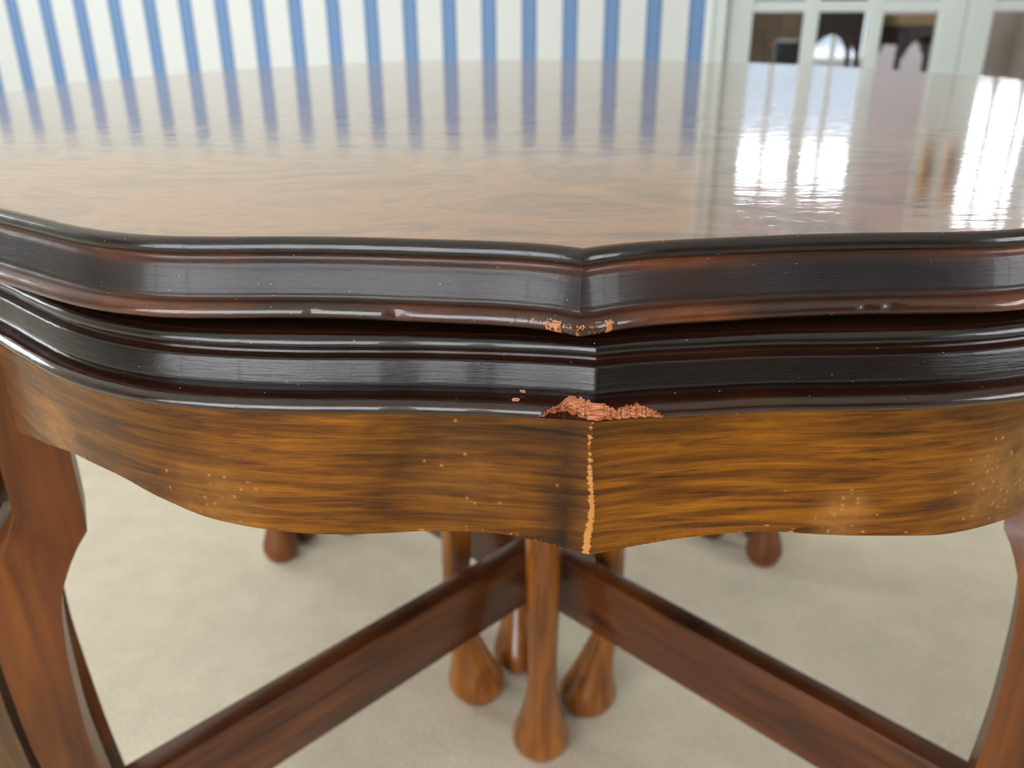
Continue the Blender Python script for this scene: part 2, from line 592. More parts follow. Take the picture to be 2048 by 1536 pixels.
def wall_with_holes(u0, u1, z0, z1, holes, t0, t1):
    """wall in local x-z, thickness along y from t0 to t1; holes = [(a, b, z0, z1)] not overlapping in x"""
    parts = []
    x = u0
    for a, b, h0, h1 in sorted(holes):
        parts.append(box_geo(x, a, t0, t1, z0, z1))
        if h0 > z0 + 1e-6:
            parts.append(box_geo(a, b, t0, t1, z0, h0))
        parts.append(box_geo(a, b, t0, t1, h1, z1))
        x = b
    parts.append(box_geo(x, u1, t0, t1, z0, z1))
    return join_geo(parts)


P = 0.1308
DOOR_U0, DOOR_U1, DOOR_H = 4.86 * P, 15.57 * P, 2.02
V, Fc = wall_with_holes(U_L, U_R, 0, CEIL, [(DOOR_U0, DOOR_U1, 0, DOOR_H)], 0.0, 0.12)
room_obj('wall_back', V, Fc, M_WALL)


def placed(name, geo, mat, loc, rz, kind='structure', smooth=None):
    o = mesh_obj(name, geo[0], geo[1], mat, None, smooth)
    o.matrix_world = ROOM_M @ Matrix.Translation(loc) @ Matrix.Rotation(rz, 4, 'Z')
    o['kind'] = kind
    return o


# left wall runs along w: local x = w - W_F
placed('wall_left', wall_with_holes(0, -W_F, 0, CEIL, [(a - W_F, b - W_F, c, d) for a, b, c, d in WIN_LEFT], 0.0, 0.12), M_WALL, (U_L, W_F, 0), math.pi / 2)
placed('wall_right', wall_with_holes(0, -W_F, 0, CEIL, [(-b, -a, c, d) for a, b, c, d in WIN_RIGHT], 0.0, 0.12), M_DEEP, (U_R, 0, 0), -math.pi / 2)
placed('wall_front', wall_with_holes(0, U_R - U_L, 0, CEIL, [(U_R - b, U_R - a, c, d) for a, b, c, d in WIN_FRONT], 0.0, 0.12), M_DEEP, (U_R, W_F, 0), math.pi)
room_obj('floor', *box_geo(-3.6, 4.2, W_F - 0.3, B_W1 + 0.3, -0.06, 0.0), M_CARPET)
room_obj('ceiling', *box_geo(-3.6, 4.2, W_F - 0.3, B_W1 + 0.3, CEIL, CEIL + 0.08), M_CEIL)
# the room beyond
placed('wall_beyond_back', wall_with_holes(0, B_U1 - B_U0, 0, CEIL, [(a - B_U0, b - B_U0, c, d) for a, b, c, d in WIN_BEYOND], 0.0, 0.12), M_PALE, (B_U0, B_W1, 0), 0)
placed('wall_beyond_left', wall_with_holes(0.12, B_W1, 0, CEIL, WIN_BEYOND_FILL, 0.0, 0.12), M_PALE, (B_U0, 0, 0), math.pi / 2)
placed('wall_beyond_right', box_geo(0, 0.12, 0.12, B_W1, 0, CEIL), M_PALE, (B_U1, 0, 0), 0)


def rail_profile(u0, u1, y, z, d, h, sgn=-1):
    """moulded rail along x standing proud of a wall face at y"""
    pr = [(0, 0), (d * 0.5, 0.0), (d * 0.55, h * 0.18), (d, h * 0.30), (d, h * 0.62), (d * 0.6, h * 0.75), (d * 0.45, h), (0, h)]
    V = [(u, y + sgn * a, z + b) for u in (u0, u1) for a, b in pr]
    n = len(pr)
    Fc = [(i, (i + 1) % n, n + (i + 1) % n, n + i) for i in range(n)] + [tuple(range(n)), tuple(n + i for i in range(n))]
    return V, Fc


TRIM_L = 4.42 * P
room_obj('trim_1', *rail_profile(U_L, TRIM_L, 0, 0.905, 0.022, 0.045), M_WHITE)
room_obj('trim_2', *rail_profile(16.0 * P, U_R, 0, 0.905, 0.022, 0.045), M_WHITE)
room_obj('baseboard_back', *rail_profile(U_L, TRIM_L, 0, 0.0, 0.018, 0.14), M_WHITE)
room_obj('baseboard_right', *rail_profile(16.0 * P, U_R, 0, 0.0, 0.018, 0.14), M_WHITE)


# architrave round the doors
def architrave():
    parts = []
    aw = 4.86 * P - TRIM_L
    for a, b in ((TRIM_L, 4.86 * P), (15.57 * P, 15.57 * P + aw)):
        parts.append(box_geo(a, b, -0.018, 0.0, 0, DOOR_H + aw, 0.003))
        parts.append(box_geo(a if a == TRIM_L else b - 0.02, (a + 0.02) if a == TRIM_L else b, -0.028, -0.0181, 0, DOOR_H + aw, 0.003))
    parts.append(box_geo(TRIM_L + aw + 0.001, 15.57 * P - 0.001, -0.018, 0.0, DOOR_H, DOOR_H + aw, 0.003))
    return join_geo(parts)


room_obj('trim_3', *architrave(), M_WHITE)

# glazed double doors: 3 x 5 panes each
ROWS = [(0.222, 0.533), (0.565, 0.875), (0.907, 1.217), (1.249, 1.559), (1.591, 1.901)]


def handle_geo(u, z, sgn):
    """lever handle on a long backplate, on the camera side of the door"""
    parts = [box_geo(u - 0.019, u + 0.019, -0.006, 0.0, z - 0.10, z + 0.08, 0.002)]
    ring = lambda y, r: [(u + r * math.cos(t), y, z + r * math.sin(t)) for t in np.linspace(0, 2 * math.pi, 16, endpoint=False)]
    parts.append(loft([ring(-0.005, 0.012), ring(-0.04, 0.009), ring(-0.052, 0.010)]))
    rings = []
    for k in range(9):
        t = k / 8
        x = u + sgn * (0.0 + 0.105 * t)
        r = 0.010 - 0.003 * t
        zz = z + 0.006 * math.sin(t * math.pi * 1.5)
        rings.append([(x, -0.047 + r * math.cos(q), zz + r * math.sin(q)) for q in np.linspace(0, 2 * math.pi, 12, endpoint=False)])
    parts.append(loft(rings))
    return join_geo(parts)


def glazed_leaf(name, u0, u1, cols, hz_u, sgn):
    y0, y1 = 0.035, 0.075
    frame = []
    frame.append(box_geo(u0, cols[0][0], y0, y1, 0.008, 2.0, 0.003))
    frame.append(box_geo(cols[-1][1], u1, y0, y1, 0.008, 2.0, 0.003))
    frame.append(box_geo(cols[0][0], cols[-1][1], y0 + .0005, y1 - .0005, 0.008, ROWS[0][0]))
    frame.append(box_geo(cols[0][0], cols[-1][1], y0 + .0005, y1 - .0005, ROWS[-1][1], 2.0))
    leaf = room_obj(name, *join_geo(frame), M_WHITE)
    # glazing bars
    for k in range(len(cols) - 1):
        a, b = cols[k][1], cols[k + 1][0]
        room_obj('glazing_bar', *box_geo(a, b, y0 + .004, y1 - .004, ROWS[0][0], ROWS[-1][1], 0.004), M_WHITE, leaf)
    for k in range(len(ROWS) - 1):
        room_obj('glazing_bar', *box_geo(cols[0][0], cols[-1][1], y0 + .005, y1 - .005, ROWS[k][1], ROWS[k + 1][0], 0.004), M_WHITE, leaf)
    for a, b in cols:
        for c, d in ROWS:
            room_obj('pane', *box_geo(a - .003, b + .003, 0.053, 0.057, c - .003, d + .003), M_GLASS, leaf)
    hv, hf = handle_geo(hz_u, 0.985, sgn)
    room_obj('door_handle', [(x, y + y0, z) for x, y, z in hv], hf, M_BRASS, leaf, smooth=40)['label'] = 'polished brass lever handle'
    return leaf


def px_cols(idx):
    return [(a * P, b * P) for a, b in idx]


L1 = px_cols([(5.49, 6.67), (7.0, 8.14), (8.43, 9.65)])
L2 = px_cols([(10.78, 12.0), (12.3, 13.44), (13.76, 14.94)])
glazed_leaf('door_1', 4.88 * P, 10.205 * P, L1, 9.93 * P, -1)
glazed_leaf('door_2', 10.225 * P, 15.55 * P, L2, 10.46 * P, 1)


# windows: frame with sashes and panes set in the openings
def window(idx, a, b, z0, z1, loc, rz, nx, nz):
    fr = 0.06
    parts = [box_geo(a, a + fr, 0.03, 0.09, z0, z1, 0.003), box_geo(b - fr, b, 0.03, 0.09, z0, z1, 0.003),
             box_geo(a + fr, b - fr, 0.03, 0.09, z0, z0 + fr, 0.003), box_geo(a + fr, b - fr, 0.03, 0.09, z1 - fr, z1, 0.003)]
    w = placed('window_%d' % idx, join_geo(parts), M_WHITE, loc, rz)
    xs = np.linspace(a + fr, b - fr, nx + 1)
    zs = np.linspace(z0 + fr, z1 - fr, nz + 1)
    hb = 0.02
    for x in xs[1:-1]:
        mesh_obj('glazing_bar', *box_geo(x - hb, x + hb, 0.035, 0.085, z0 + fr, z1 - fr, 0.003), M_WHITE, w)
    for z in zs[1:-1]:
        mesh_obj('glazing_bar', *box_geo(a + fr, b - fr, 0.037, 0.083, z - hb, z + hb, 0.003), M_WHITE, w)
    for i in range(nx):
        for k in range(nz):
            mesh_obj('pane', *box_geo(xs[i], xs[i + 1], 0.058, 0.062, zs[k], zs[k + 1]), M_GLASS, w)
    if z0 > 0.3:
        mesh_obj('window_sill', *box_geo(a - 0.05, b + 0.05, -0.06, 0.03, z0 - 0.03, z0, 0.004), M_WHITE, w)
    return w


k = 1
for a, b, c, d in WIN_FRONT:
    window(k, U_R - b, U_R - a, c, d, (U_R, W_F, 0), math.pi, 3, 2); k += 1
for a, b, c, d in WIN_RIGHT:
    window(k, -b, -a, c, d, (U_R, 0, 0), -math.pi / 2, 3, 2); k += 1
for a, b, c, d in WIN_LEFT:
    window(k, a - W_F, b - W_F, c, d, (U_L, W_F, 0), math.pi / 2, 3, 2); k += 1
for a, b, c, d in WIN_BEYOND:
    window(k, a - B_U0, b - B_U0, c, d, (B_U0, B_W1, 0), 0, 4, 2); k += 1
for a, b, c, d in WIN_BEYOND_FILL:  # sashes of the added fill window
    window(k, a, b, c, d, (B_U0, 0, 0), math.pi / 2, 3, 2); k += 1

# outside the far windows: paving and a garden wall
room_obj('floor_patio', *box_geo(-9, 12, B_W1 + 0.35, 15, -0.14, -0.08), M_PAVING)
room_obj('wall_garden', *join_geo([box_geo(-9, 4.7, 12.0, 12.25, -0.08, 2.45), box_geo(-9, 4.75, 11.95, 12.30, 2.45, 2.53, 0.01)]), M_GARDEN)

# ------------------------------------------------------------------ the nest of tables
CX, CY = 0.0182, 0.5928

MAIN_KEYS = [(0, .3800), (1.7, .3752), (3.2, .3736), (7, .3715), (9, .3714), (12, .3738), (15, .3785), (17.5, .3822), (20, .3815),
             (24, .3757), (28, .3716), (34, .3700), (40, .3712), (45, .3718)]
r_main = cusp(soften(smooth_keys(MAIN_KEYS), 3, 45, 1.6), .3713, .0087)
SMALL_KEYS = [(0, .3825), (1.7, .3802), (3.2, .3792), (7, .3790), (11, .3830), (15, .3868), (18, .3884), (20, .3875), (23, .3832),
              (28, .3735), (34, .3670), (36, .3660)]
r_small = cusp(soften(smooth_keys(SMALL_KEYS), 3, 36, 1.8), .3786, .0039)

# edge profile: (outward offset, height below the flat top); prof runs 0..1 along it
PROFILE = [(0, 0), (.0008, -.0001), (.0019, -.0005), (.0028, -.0012), (.0032, -.0022), (.0032, -.0030), (.0028, -.0038), (.0023, -.0044),
           (.0022, -.0051), (.0026, -.0058), (.0032, -.0064), (.0036, -.0078), (.0041, -.0096), (.0046, -.0114), (.0051, -.0132), (.0054, -.0140),
           (.0053, -.0147), (.0055, -.0153), (.0062, -.0157), (.0074, -.0161), (.0086, -.0168), (.0093, -.0177), (.0095, -.0187), (.0092, -.0196),
           (.0084, -.0203), (.0070, -.0206), (-.004, -.0206)]


PROFILE_LOW = [(0, 0), (.0008, -.0001), (.0019, -.0005), (.0028, -.0012), (.0032, -.0022), (.0031, -.0030), (.0025, -.0037), (.0014, -.0042), (.0010, -.0048),
               (.0012, -.0054), (.0022, -.0059), (.0033, -.0062), (.0037, -.0066), (.0041, -.0085), (.0045, -.0104), (.0048, -.0122), (.0050, -.0131),
               (.0044, -.0137), (.0035, -.0143), (.0033, -.0150), (.0039, -.0156), (.0056, -.0159), (.0074, -.0163), (.0087, -.0170), (.0094, -.0179), (.0095, -.0188),
               (.0091, -.0197), (.0082, -.0203), (.0068, -.0206), (-.004, -.0206)]


def densify(prof, n):
    p = np.array(prof)
    s = np.concatenate([[0], np.cumsum(np.hypot(*np.diff(p, axis=0).T))])
    t = np.linspace(0, s[-2], n)
    q = np.stack([np.interp(t, s[:-1], p[:-1, 0]), np.interp(t, s[:-1], p[:-1, 1])], 1)
    return np.vstack([q, p[-1:]]), np.concatenate([t / s[-2], [1.0]])


def offset_normals(pts):
    """outward unit miter vectors for a closed polyline (counter-clockwise seen from above)"""
    e = np.roll(pts, -1, 0) - pts
    e /= np.linalg.norm(e, axis=1)[:, None]
    n = np.stack([e[:, 1], -e[:, 0]], 1)
    n0 = np.roll(n, 1, 0)
    m = n + n0
    m /= np.linalg.norm(m, axis=1)[:, None]
    c = np.clip((m * n).sum(1), 0.5, 1)
    return m / c[:, None]


def fnoise(x, seed, freq, octs=9):
    r = np.random.default_rng(seed)
    ph = r.uniform(0, 6.28, 9)
    out = np.zeros_like(x)
    for k in range(octs):
        f = freq * (1.6 ** k)
        out += np.sin(x * f * (1 + 0.07 * k) + ph[k]) / (1.35 ** k)
    return out / 3.0


def moulded_slab(name, pts, z_top, mat_top, mat_edge, parent, chip=None, wear=None, profile=PROFILE):
    """flat top (part) with its moulded edge (sub-part), from a closed plan outline"""
    n = len(pts)
    top = mesh_obj(name, [(x, y, z_top) for x, y in pts] + [(x, y, z_top - 0.004) for x, y in pts],
                   [tuple(range(n)), tuple(reversed(range(n, 2 * n)))] + [(i, n + i, n + (i + 1) % n, (i + 1) % n) for i in range(n)], mat_top, parent)
    mit = offset_normals(pts)
    prof, tt = densify(profile, 54)
    m = len(prof)
    O = np.repeat(prof[None, :, 0], n, 0)
    Z = np.repeat(prof[None, :, 1], n, 0)
    raw = np.zeros((n, m))
    if chip is not None:
        O, Z, raw = chip(pts, O, Z, raw, tt)
    if wear is not None:
        O, Z, raw = wear(pts, O, Z, raw, tt)
    X = pts[:, None, 0] + mit[:, None, 0] * O
    Y = pts[:, None, 1] + mit[:, None, 1] * O
    V = np.stack([X, Y, z_top + Z], 2).reshape(-1, 3)
    Fc = []
    for i in range(n):
        j = (i + 1) % n
        for k_ in range(m - 1):
            Fc.append((i * m + k_, i * m + k_ + 1, j * m + k_ + 1, j * m + k_))
    # underside
    Fc.append(tuple(i * m + m - 1 for i in reversed(range(n))))
    ed = mesh_obj('edge_moulding', V, Fc, mat_edge, top, 35)
    for nm, arr in (('prof', np.repeat(tt[None], n, 0)), ('raw', raw)):
        at = ed.data.attributes.new(nm, 'FLOAT', 'POINT')
        at.data.foreach_set('value', arr.reshape(-1).astype(np.float32))
    return top, ed


def cabriole(name, mat, parent, base, direc, z_top, block, z_block, keys, foot, seg=40, turned=False, twist=0.0):
    """one leg: square post, swelling knee, slim ankle, rounded pad foot. keys = [(z, offset along direc, half size, squareness)]"""
    d = np.array(direc, float)
    d /= np.linalg.norm(d)
    p = np.array([-d[1], d[0]])
    t = np.linspace(0, 2 * math.pi, seg, endpoint=False)
    ct, st_ = np.cos(t + twist), np.sin(t + twist)

    def ring(z, off, rad, sq, stretch=1.0, so=0.0):
        # squareness 0 = round, 1 = square with a corner towards direc
        k_ = np.maximum(np.abs(np.cos(t)) + np.abs(np.sin(t)), 1e-6)
        rr = rad * ((1 - sq) * 1.0 + sq * (1.30 / k_))
        a = rr * ct * stretch + off + so
        b = rr * st_
        return [(base[0] + d[0] * a_ + p[0] * b_, base[1] + d[1] * a_ + p[1] * b_, z) for a_, b_ in zip(a, b)]
    fz = smooth_keys([(kk[0], kk[1]) for kk in keys])
    fr_ = smooth_keys([(kk[0], kk[2]) for kk in keys])
    fs = smooth_keys([(kk[0], kk[3]) for kk in keys])
    rings = []
    foff, frad, fh = foot
    # pad foot from the floor up to the ankle
    zlow = keys[0][0]
    for z, rf, st in ((0.0, 0.66, 1.0), (0.003, 0.80, 1.02), (0.008, 0.93, 1.04), (0.014, 1.0, 1.05), (0.020, 0.98, 1.05), (0.028, 0.89, 1.04),
                      (0.037, 0.78, 1.02), (0.047, 0.68, 1.0), (0.058, 0.59, 1.0), (0.069, 0.52, 1.0)):
        if True:
            f = z / zlow
            off = foff * (1 - f ** 1.6) + float(fz(zlow)) * f ** 1.6
            rings.append(ring(z, off, frad * rf, 0.0, st))
    zz = np.linspace(zlow, z_block, 46)
    for z in zz:
        rings.append(ring(z, float(fz(z)), float(fr_(z)), float(fs(z))))
    # square post
    kq = 1.30 / (np.abs(np.cos(t)) + np.abs(np.sin(t)))

    def sq_ring(z, half):
        k_ = np.maximum(np.abs(np.cos(t)) + np.abs(np.sin(t)), 1e-6)
        if turned:                                           # post faces square to direc
            k_ = np.maximum(np.abs(np.cos(t)), np.abs(np.sin(t))) * math.sqrt(2)
        rr = half * math.sqrt(2) / k_
        return [(base[0] + d[0] * r_ * math.cos(q) + p[0] * r_ * math.sin(q), base[1] + d[1] * r_ * math.cos(q) + p[1] * r_ * math.sin(q), z) for r_, q in zip(rr, t + twist)]
    rings.append(sq_ring(z_block + 0.012, block))
    rings.append(sq_ring(z_top, block))
    V, Fc = loft(rings)
    return mesh_obj(name, V, Fc, mat, parent, 40)


# --- main table
main = empty('round_table', (CX, CY, 0), 0, 'large round walnut table with scalloped dark-edged top, standing over the four nested tables', 'table')


def outline_main():
    ang = []
    for q in range(4):
        base = q * 90
        lim = 12 if q == 0 else 0
        fine = np.concatenate([np.arange(-20, -4, 0.2), np.arange(-4, 2, 0.035), np.arange(2, 20.001, 0.2)]) if q == 0 else np.arange(-20, 20.001, 0.4)
        rest = np.arange(20.5, 69.9, 0.6)
        ang += list(fine + base) + list(rest + base)
    a = np.array(ang)
    f = np.abs((a + 45) % 90 - 45)
    r = r_main(f)
    # a = 0 faces the camera (-y), a grows towards +x
    return np.stack([r * np.sin(a * D2R), -r * np.cos(a * D2R)], 1)


def wear_main(pts, O, Z, raw, tt):
    """rubbed and nicked lower bead beside the point, and small dents along it"""
    x = pts[:, 0]
    near = pts[:, 1] < -0.2
    nzv = fnoise(x, 5, 900.0)
    amt = np.where(near & (x > -0.0150) & (x < 0.0045), 1.0, 0.0) * np.clip(0.72 + 0.35 * nzv, 0, 1)
    amt *= np.interp(x, [-0.0150, -0.009, -0.002, 0.003, 0.0045], [0.5, 0.8, 1.15, 1.1, 0.0])
    bead = (tt > 0.80) & (tt < 0.995)
    raw[:, bead] = np.maximum(raw[:, bead], np.minimum(amt[:, None], 1.0) * 0.66)
    O[:, bead] -= (amt * 0.00025)[:, None] * (1 + 0.6 * fnoise(x, 8, 1500.0))[:, None]
    # dents
    for cx_, w_, dep in ((-0.0470, 0.0025, 0.0011), (0.0830, 0.0030, 0.0010), (0.0755, 0.002, 0.0006), (-0.070, 0.002, 0.0005), (0.118, 0.002, 0.0006)):
        gk = np.exp(-((x - cx_) / w_) ** 2) * near
        tb = np.exp(-((tt - 0.86) / 0.07) ** 2)
        O -= dep * gk[:, None] * tb[None]
    # uneven hand-cut profile
    O += (fnoise(np.arctan2(pts[:, 0], -pts[:, 1]), 3, 40.0, 3) * 0.00016)[:, None]
    return O, Z, raw


moulded_slab('tabletop', outline_main(), TOP_Z, M_VENEER, M_MOULD_UP, main, wear=wear_main)

Z_ST = 0.175
for ang in (45, -45):
    L = 0.343
    c_, s_ = math.cos(ang * D2R), math.sin(ang * D2R)
    dz = 0.0 if ang > 0 else 0.0004
    v, f = box_geo(-L, L, -0.0085, 0.0085, Z_ST - 0.052, Z_ST - dz, 0.0012)
    mesh_obj('stretcher', [(x * c_ - y * s_, x * s_ + y * c_, z) for x, y, z in v], f, M_BAR, main, 30)

OUT_KEYS = [(0.080, -0.006, 0.0108, 0.0), (0.105, -0.003, 0.0108, 0.1), (0.150, 0.005, 0.0110, 0.45), (0.190, 0.012, 0.0113, 0.8), (0.235, 0.0172, 0.0116, 1.0),
            (0.274, 0.0203, 0.0125, 1.0), (0.307, 0.0205, 0.0134, 1.0), (0.337, 0.0185, 0.0147, 1.0), (0.357, 0.0110, 0.0160, 1.0), (0.367, 0.003, 0.0165, 1.0)]
MAIN_KEYS_LEG = [(z, o * 0.7, r * 0.95, s) for z, o, r, s in OUT_KEYS]
IN_KEYS = [(0.080, 0.000, 0.0112, 0.0), (0.115, -0.001, 0.0115, 0.0), (0.165, 0.000, 0.0124, 0.0), (0.230, 0.002, 0.0132, 0.1), (0.300, 0.006, 0.0138, 0.6),
           (0.345, 0.004, 0.0140, 0.9), (0.367, 0.001, 0.0145, 1.0)]
for q in range(4):
    a = (45 + 90 * q) * D2R
    d = (math.sin(a), -math.cos(a))
    cabriole('leg', M_LEG_MAIN, main, (d[0] * 0.366, d[1] * 0.366), d, TOP_Z - 0.0205, 0.0115, 0.367, MAIN_KEYS_LEG, (0.009, 0.0195, 0.05), turned=True)

# --- one nested table, built for the place nearest the camera, then copied round the centre
S_TOP = TOP_Z - 0.0235


def outline_small():
    pts = []
    arc = np.concatenate([np.arange(-34, -9, 0.5), np.arange(-9, 9, 0.035), np.arange(9, 34.01, 0.5)])
    r = r_small(np.abs(arc))
    A = [(ri * math.sin(t * D2R), -ri * math.cos(t * D2R)) for ri, t in zip(r, arc)]
    # right corner, right side, apex, left side, left corner (counter-clockwise)
    off = 0.030
    dv = np.array([math.sin(45 * D2R), -math.cos(45 * D2R)])
    nv = np.array([-dv[1], dv[0]]) * -1                      # towards the sector's inside
    nv = np.array([-math.cos(45 * D2R), -math.sin(45 * D2R)])
    side = lambda s: dv * s + nv * off

    def bez(p0, p1, p2, n):
        return [tuple((1 - t) ** 2 * p0 + 2 * t * (1 - t) * p1 + t * t * p2) for t in np.linspace(0, 1, n + 2)[1:-1]]
    e1 = np.array(A[-1])
    tang = np.array(A[-1]) - np.array(A[-2])
    tang /= np.linalg.norm(tang)
    s_end = side(0.338)
    # corner point: where the arc's tangent meets the side line
    M2 = np.array([[tang[0], -dv[0]], [tang[1], -dv[1]]])
    sol = np.linalg.solve(M2, side(0) - e1)
    corner = e1 + tang * sol[0]
    R = bez(e1, corner, s_end, 10)
    R += [tuple(side(s)) for s in np.linspace(0.338, 0.075, 14)]
    apex = np.array([0, -off * math.sqrt(2)])
    right_half = R
    left_half = [(-x, y) for x, y in reversed(R)]
    ap = bez(side(0.075), apex, np.array([-side(0.075)[0], side(0.075)[1]]), 7)
    pts = A + right_half + ap + left_half
    return np.array(pts)


def chip_small(pts, O, Z, raw, tt):
    """splintered loss of the lower bead at the point"""
    x = pts[:, 0]
    near = pts[:, 1] < -0.30
    a0, a1 = -0.0098, 0.0222
    x = x + 0.0055
    inside = near & (x > a0 - 0.002) & (x < a1 + 0.003)
    jag = fnoise(x, 11, 700.0)
    jag2 = fnoise(x, 12, 2600.0)
    # height of the broken surface above the slab's underside
    up = np.interp(x, [a0 - .001, a0 + .001, -0.0065, -0.0035, -0.0005, 0.0035, 0.0065, 0.0085, 0.012, 0.0155, 0.0185, a1, a1 + .001],
                   [0, .0012, .0036, .0052, .0062, .0058, .0056, .0040, .0050, .0050, .0034, .0012, 0]) * 0.86 + 0.0004 * jag + 0.00025 * jag2
    # how far the broken face is cut back from the bead
    lip = np.interp(x, [a0 - .001, -0.0085, -0.0055, -0.003, -0.0005, 0.002, 0.005, 0.010, 0.018, a1, a1 + .001],
                    [.0095, .0070, .0030, .0014, .0012, .0034, .0048, .0056, .0064, .0080, .0095]) + 0.0004 * jag2
    zb = -0.0206
    for i in np.where(inside)[0]:
        zc = zb + max(up[i], 0)
        m_ = (Z[i] < zc) & (tt < 0.999)
        if up[i] <= 0.0001 or not m_.any():
            continue
        depth = (zc - Z[i][m_]) / max(up[i], 1e-5)              # 0 at the upper break, 1 underneath
        tgt = 0.0052 + (lip[i] - 0.0052) * np.clip(depth, 0, 1) + 0.0005 * np.sin(depth * 21 + x[i] * 2500) + 0.0004 * jag2[i]
        O[i][m_] = np.minimum(O[i][m_], tgt)
        raw[i][m_] = 1.0
        # the lip's underside rises where the loss is deepest
        lift = np.interp(x[i], [a0, -0.0065, -0.003, 0.0, 0.004, a1], [0, 0.0010, 0.0020, 0.0012, 0.0002, 0])
        Z[i][m_] = np.maximum(Z[i][m_], zb + lift * np.clip(depth, 0, 1))
    # two small flakes of lost polish left of the break
    for fx, ft, fr0 in ((-0.0205, 0.735, 0.0011), (-0.0190, 0.63, 0.0008)):
        dd = np.hypot((pts[:, 0] - fx)[:, None], ((tt - ft) * 0.031)[None]) + np.where(near, 0, 1)[:, None]
        raw = np.where(dd < fr0, 0.62, raw)
    # torn, frayed end to the right and the dust-filled nick to the left
    fr_ = near & (x > a1 - 0.002) & (x < a1 + 0.006)
    for i in np.where(fr_)[0]:
        m_ = tt > 0.8
        raw[i][m_] = np.maximum(raw[i][m_], 0.22)
    O += (fnoise(np.arctan2(pts[:, 0], -pts[:, 1]), 4, 40.0, 3) * 0.00020)[:, None]
    return O, Z, raw


AP_Z = smooth_keys([(-36, -.0930), (-34, -.0900), (-30, -.0845), (-26, -.0803), (-23, -.0793), (-19.5, -.0823), (-17, -.0859), (-14.6, -.0874), (-12, -.0884), (-10, -.0880), (-6.7, -.0870),
                    (-4.5, -.0868), (-2.2, -.0886), (0.3, -.0914), (2.3, -.0902), (4.5, -.0888), (8, -.0880), (10, -.0890), (13.6, -.0908), (17, -.0924), (20, -.0922), (23, -.0905), (27, -.088),
                    (31, -.088), (36, -.093)])
R_AP = cusp(soften(smooth_keys([(0, .3810), (1.7, .3783), (3.2, .3773), (7, .3772), (11, .3815), (15, .3852), (18, .3868), (20, .3860), (23, .3822), (26, .3775), (30, .3715), (34, .3660), (36, .363)]), 3, 36, 1.8), .3769, .0041)

n_tab = empty('nested_side_table', (CX + 0.004, CY, 0), 0, 'nearest nested table, with a chipped dark edge above an amber walnut apron', 'side table', 'four wedge-shaped tables nested under the round top')


def build_small(parent):
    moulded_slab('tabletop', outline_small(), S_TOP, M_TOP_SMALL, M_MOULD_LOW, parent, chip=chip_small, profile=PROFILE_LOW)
    z1 = S_TOP - 0.0206
    # apron following the curved front
    arc = np.concatenate([np.arange(-35.5, -6, 0.4), np.arange(-6, 6, 0.05), np.arange(6, 35.6, 0.4)])
    V, raw, burn = [], [], []
    for t in arc:
        ro = float(R_AP(abs(t)))
        zb = TOP_Z + float(AP_Z(t))
        sx, cx_ = math.sin(t * D2R), -math.cos(t * D2R)
        nz = int(9)
        for k_ in range(nz):
            z = zb + (z1 - zb) * k_ / (nz - 1)
            j = 0.00008 * math.sin(t * 17) * (1 if k_ == 0 else 0)
            V.append((sx * (ro + j), cx_ * (ro + j), z))
            rr = max(0.0, 1 - abs(t + 0.05 - 0.10 * math.sin(z * 900)) / 0.30) * (0.98 - 0.55 * k_ / (nz - 1))
            if k_ == 0 and random.random() < 0.25:
                rr = max(rr, 0.4)
            raw.append(rr)
            low = 1 - k_ / (nz - 1)
            burn.append(max(0.0, 1 - abs(t + 1.1) / 1.6) * (0.45 + 0.55 * low) if t < 0.05 else 0.35 * max(0.0, 1 - t / 0.8) * low)
        for k_ in range(2):
            z = (z1, zb)[k_]
            V.append((sx * (ro - 0.018), cx_ * (ro - 0.018), z))
            raw.append(0)
            burn.append(0)
    m_ = 11
    Fc = []
    for i in range(len(arc) - 1):
        for k_ in range(m_):
            kk = (k_ + 1) % m_
            Fc.append((i * m_ + k_, (i + 1) * m_ + k_, (i + 1) * m_ + kk, i * m_ + kk))
    Fc.append(tuple(range(m_)))
    Fc.append(tuple((len(arc) - 1) * m_ + k_ for k_ in reversed(range(m_))))
    ap = mesh_obj('apron', V, Fc, M_APRON, parent, 25)
    ap['label'] = 'amber walnut apron curved to a point at the middle'
    at = ap.data.attributes.new('raw', 'FLOAT', 'POINT')
    at.data.foreach_set('value', np.array(raw, np.float32))
    at = ap.data.attributes.new('burn', 'FLOAT', 'POINT')
    at.data.foreach_set('value', np.array(burn, np.float32))
    # outer legs
    for a, rl, ko, tw in ((-39.2, 0.350, 1.0, 20 * D2R), (36.5, 0.343, 0.7, -20 * D2R)):
        a *= D2R
        d = (math.sin(a), -math.cos(a))
        cabriole('leg', M_LEG_OUT, parent, (d[0] * rl, d[1] * rl), d, z1, 0.0128, 0.367, [(z, o * ko, r, q) for z, o, r, q in OUT_KEYS], (-0.001, 0.0195, 0.05), twist=tw)
    cabriole('leg', M_LEG, parent, (0, -0.066), (0, 1), z1, 0.013, 0.367, IN_KEYS, (0.015, 0.0240, 0.05))
    # straight side rails from the outer legs in to the inner leg
    for s in (-1, 1):
        a, rl = ((39.2 * D2R, 0.350) if s < 0 else (36.5 * D2R, 0.343))
        p0 = np.array([s * math.sin(a) * rl, -math.cos(a) * rl])
        p1 = np.array([0, -0.066])
        d = (p1 - p0) / np.linalg.norm(p1 - p0)
        nn = np.array([-d[1], d[0]])
        ln = np.linalg.norm(p1 - p0)
        v, f = box_geo(0.02, ln - 0.012, -0.008, 0.008, z1 - 0.045, z1, 0.001)
        mesh_obj('side_rail', [(p0[0] + d[0] * x + nn[0] * y, p0[1] + d[1] * x + nn[1] * y, z) for x, y, z in v], f, M_APRON, parent, 30)


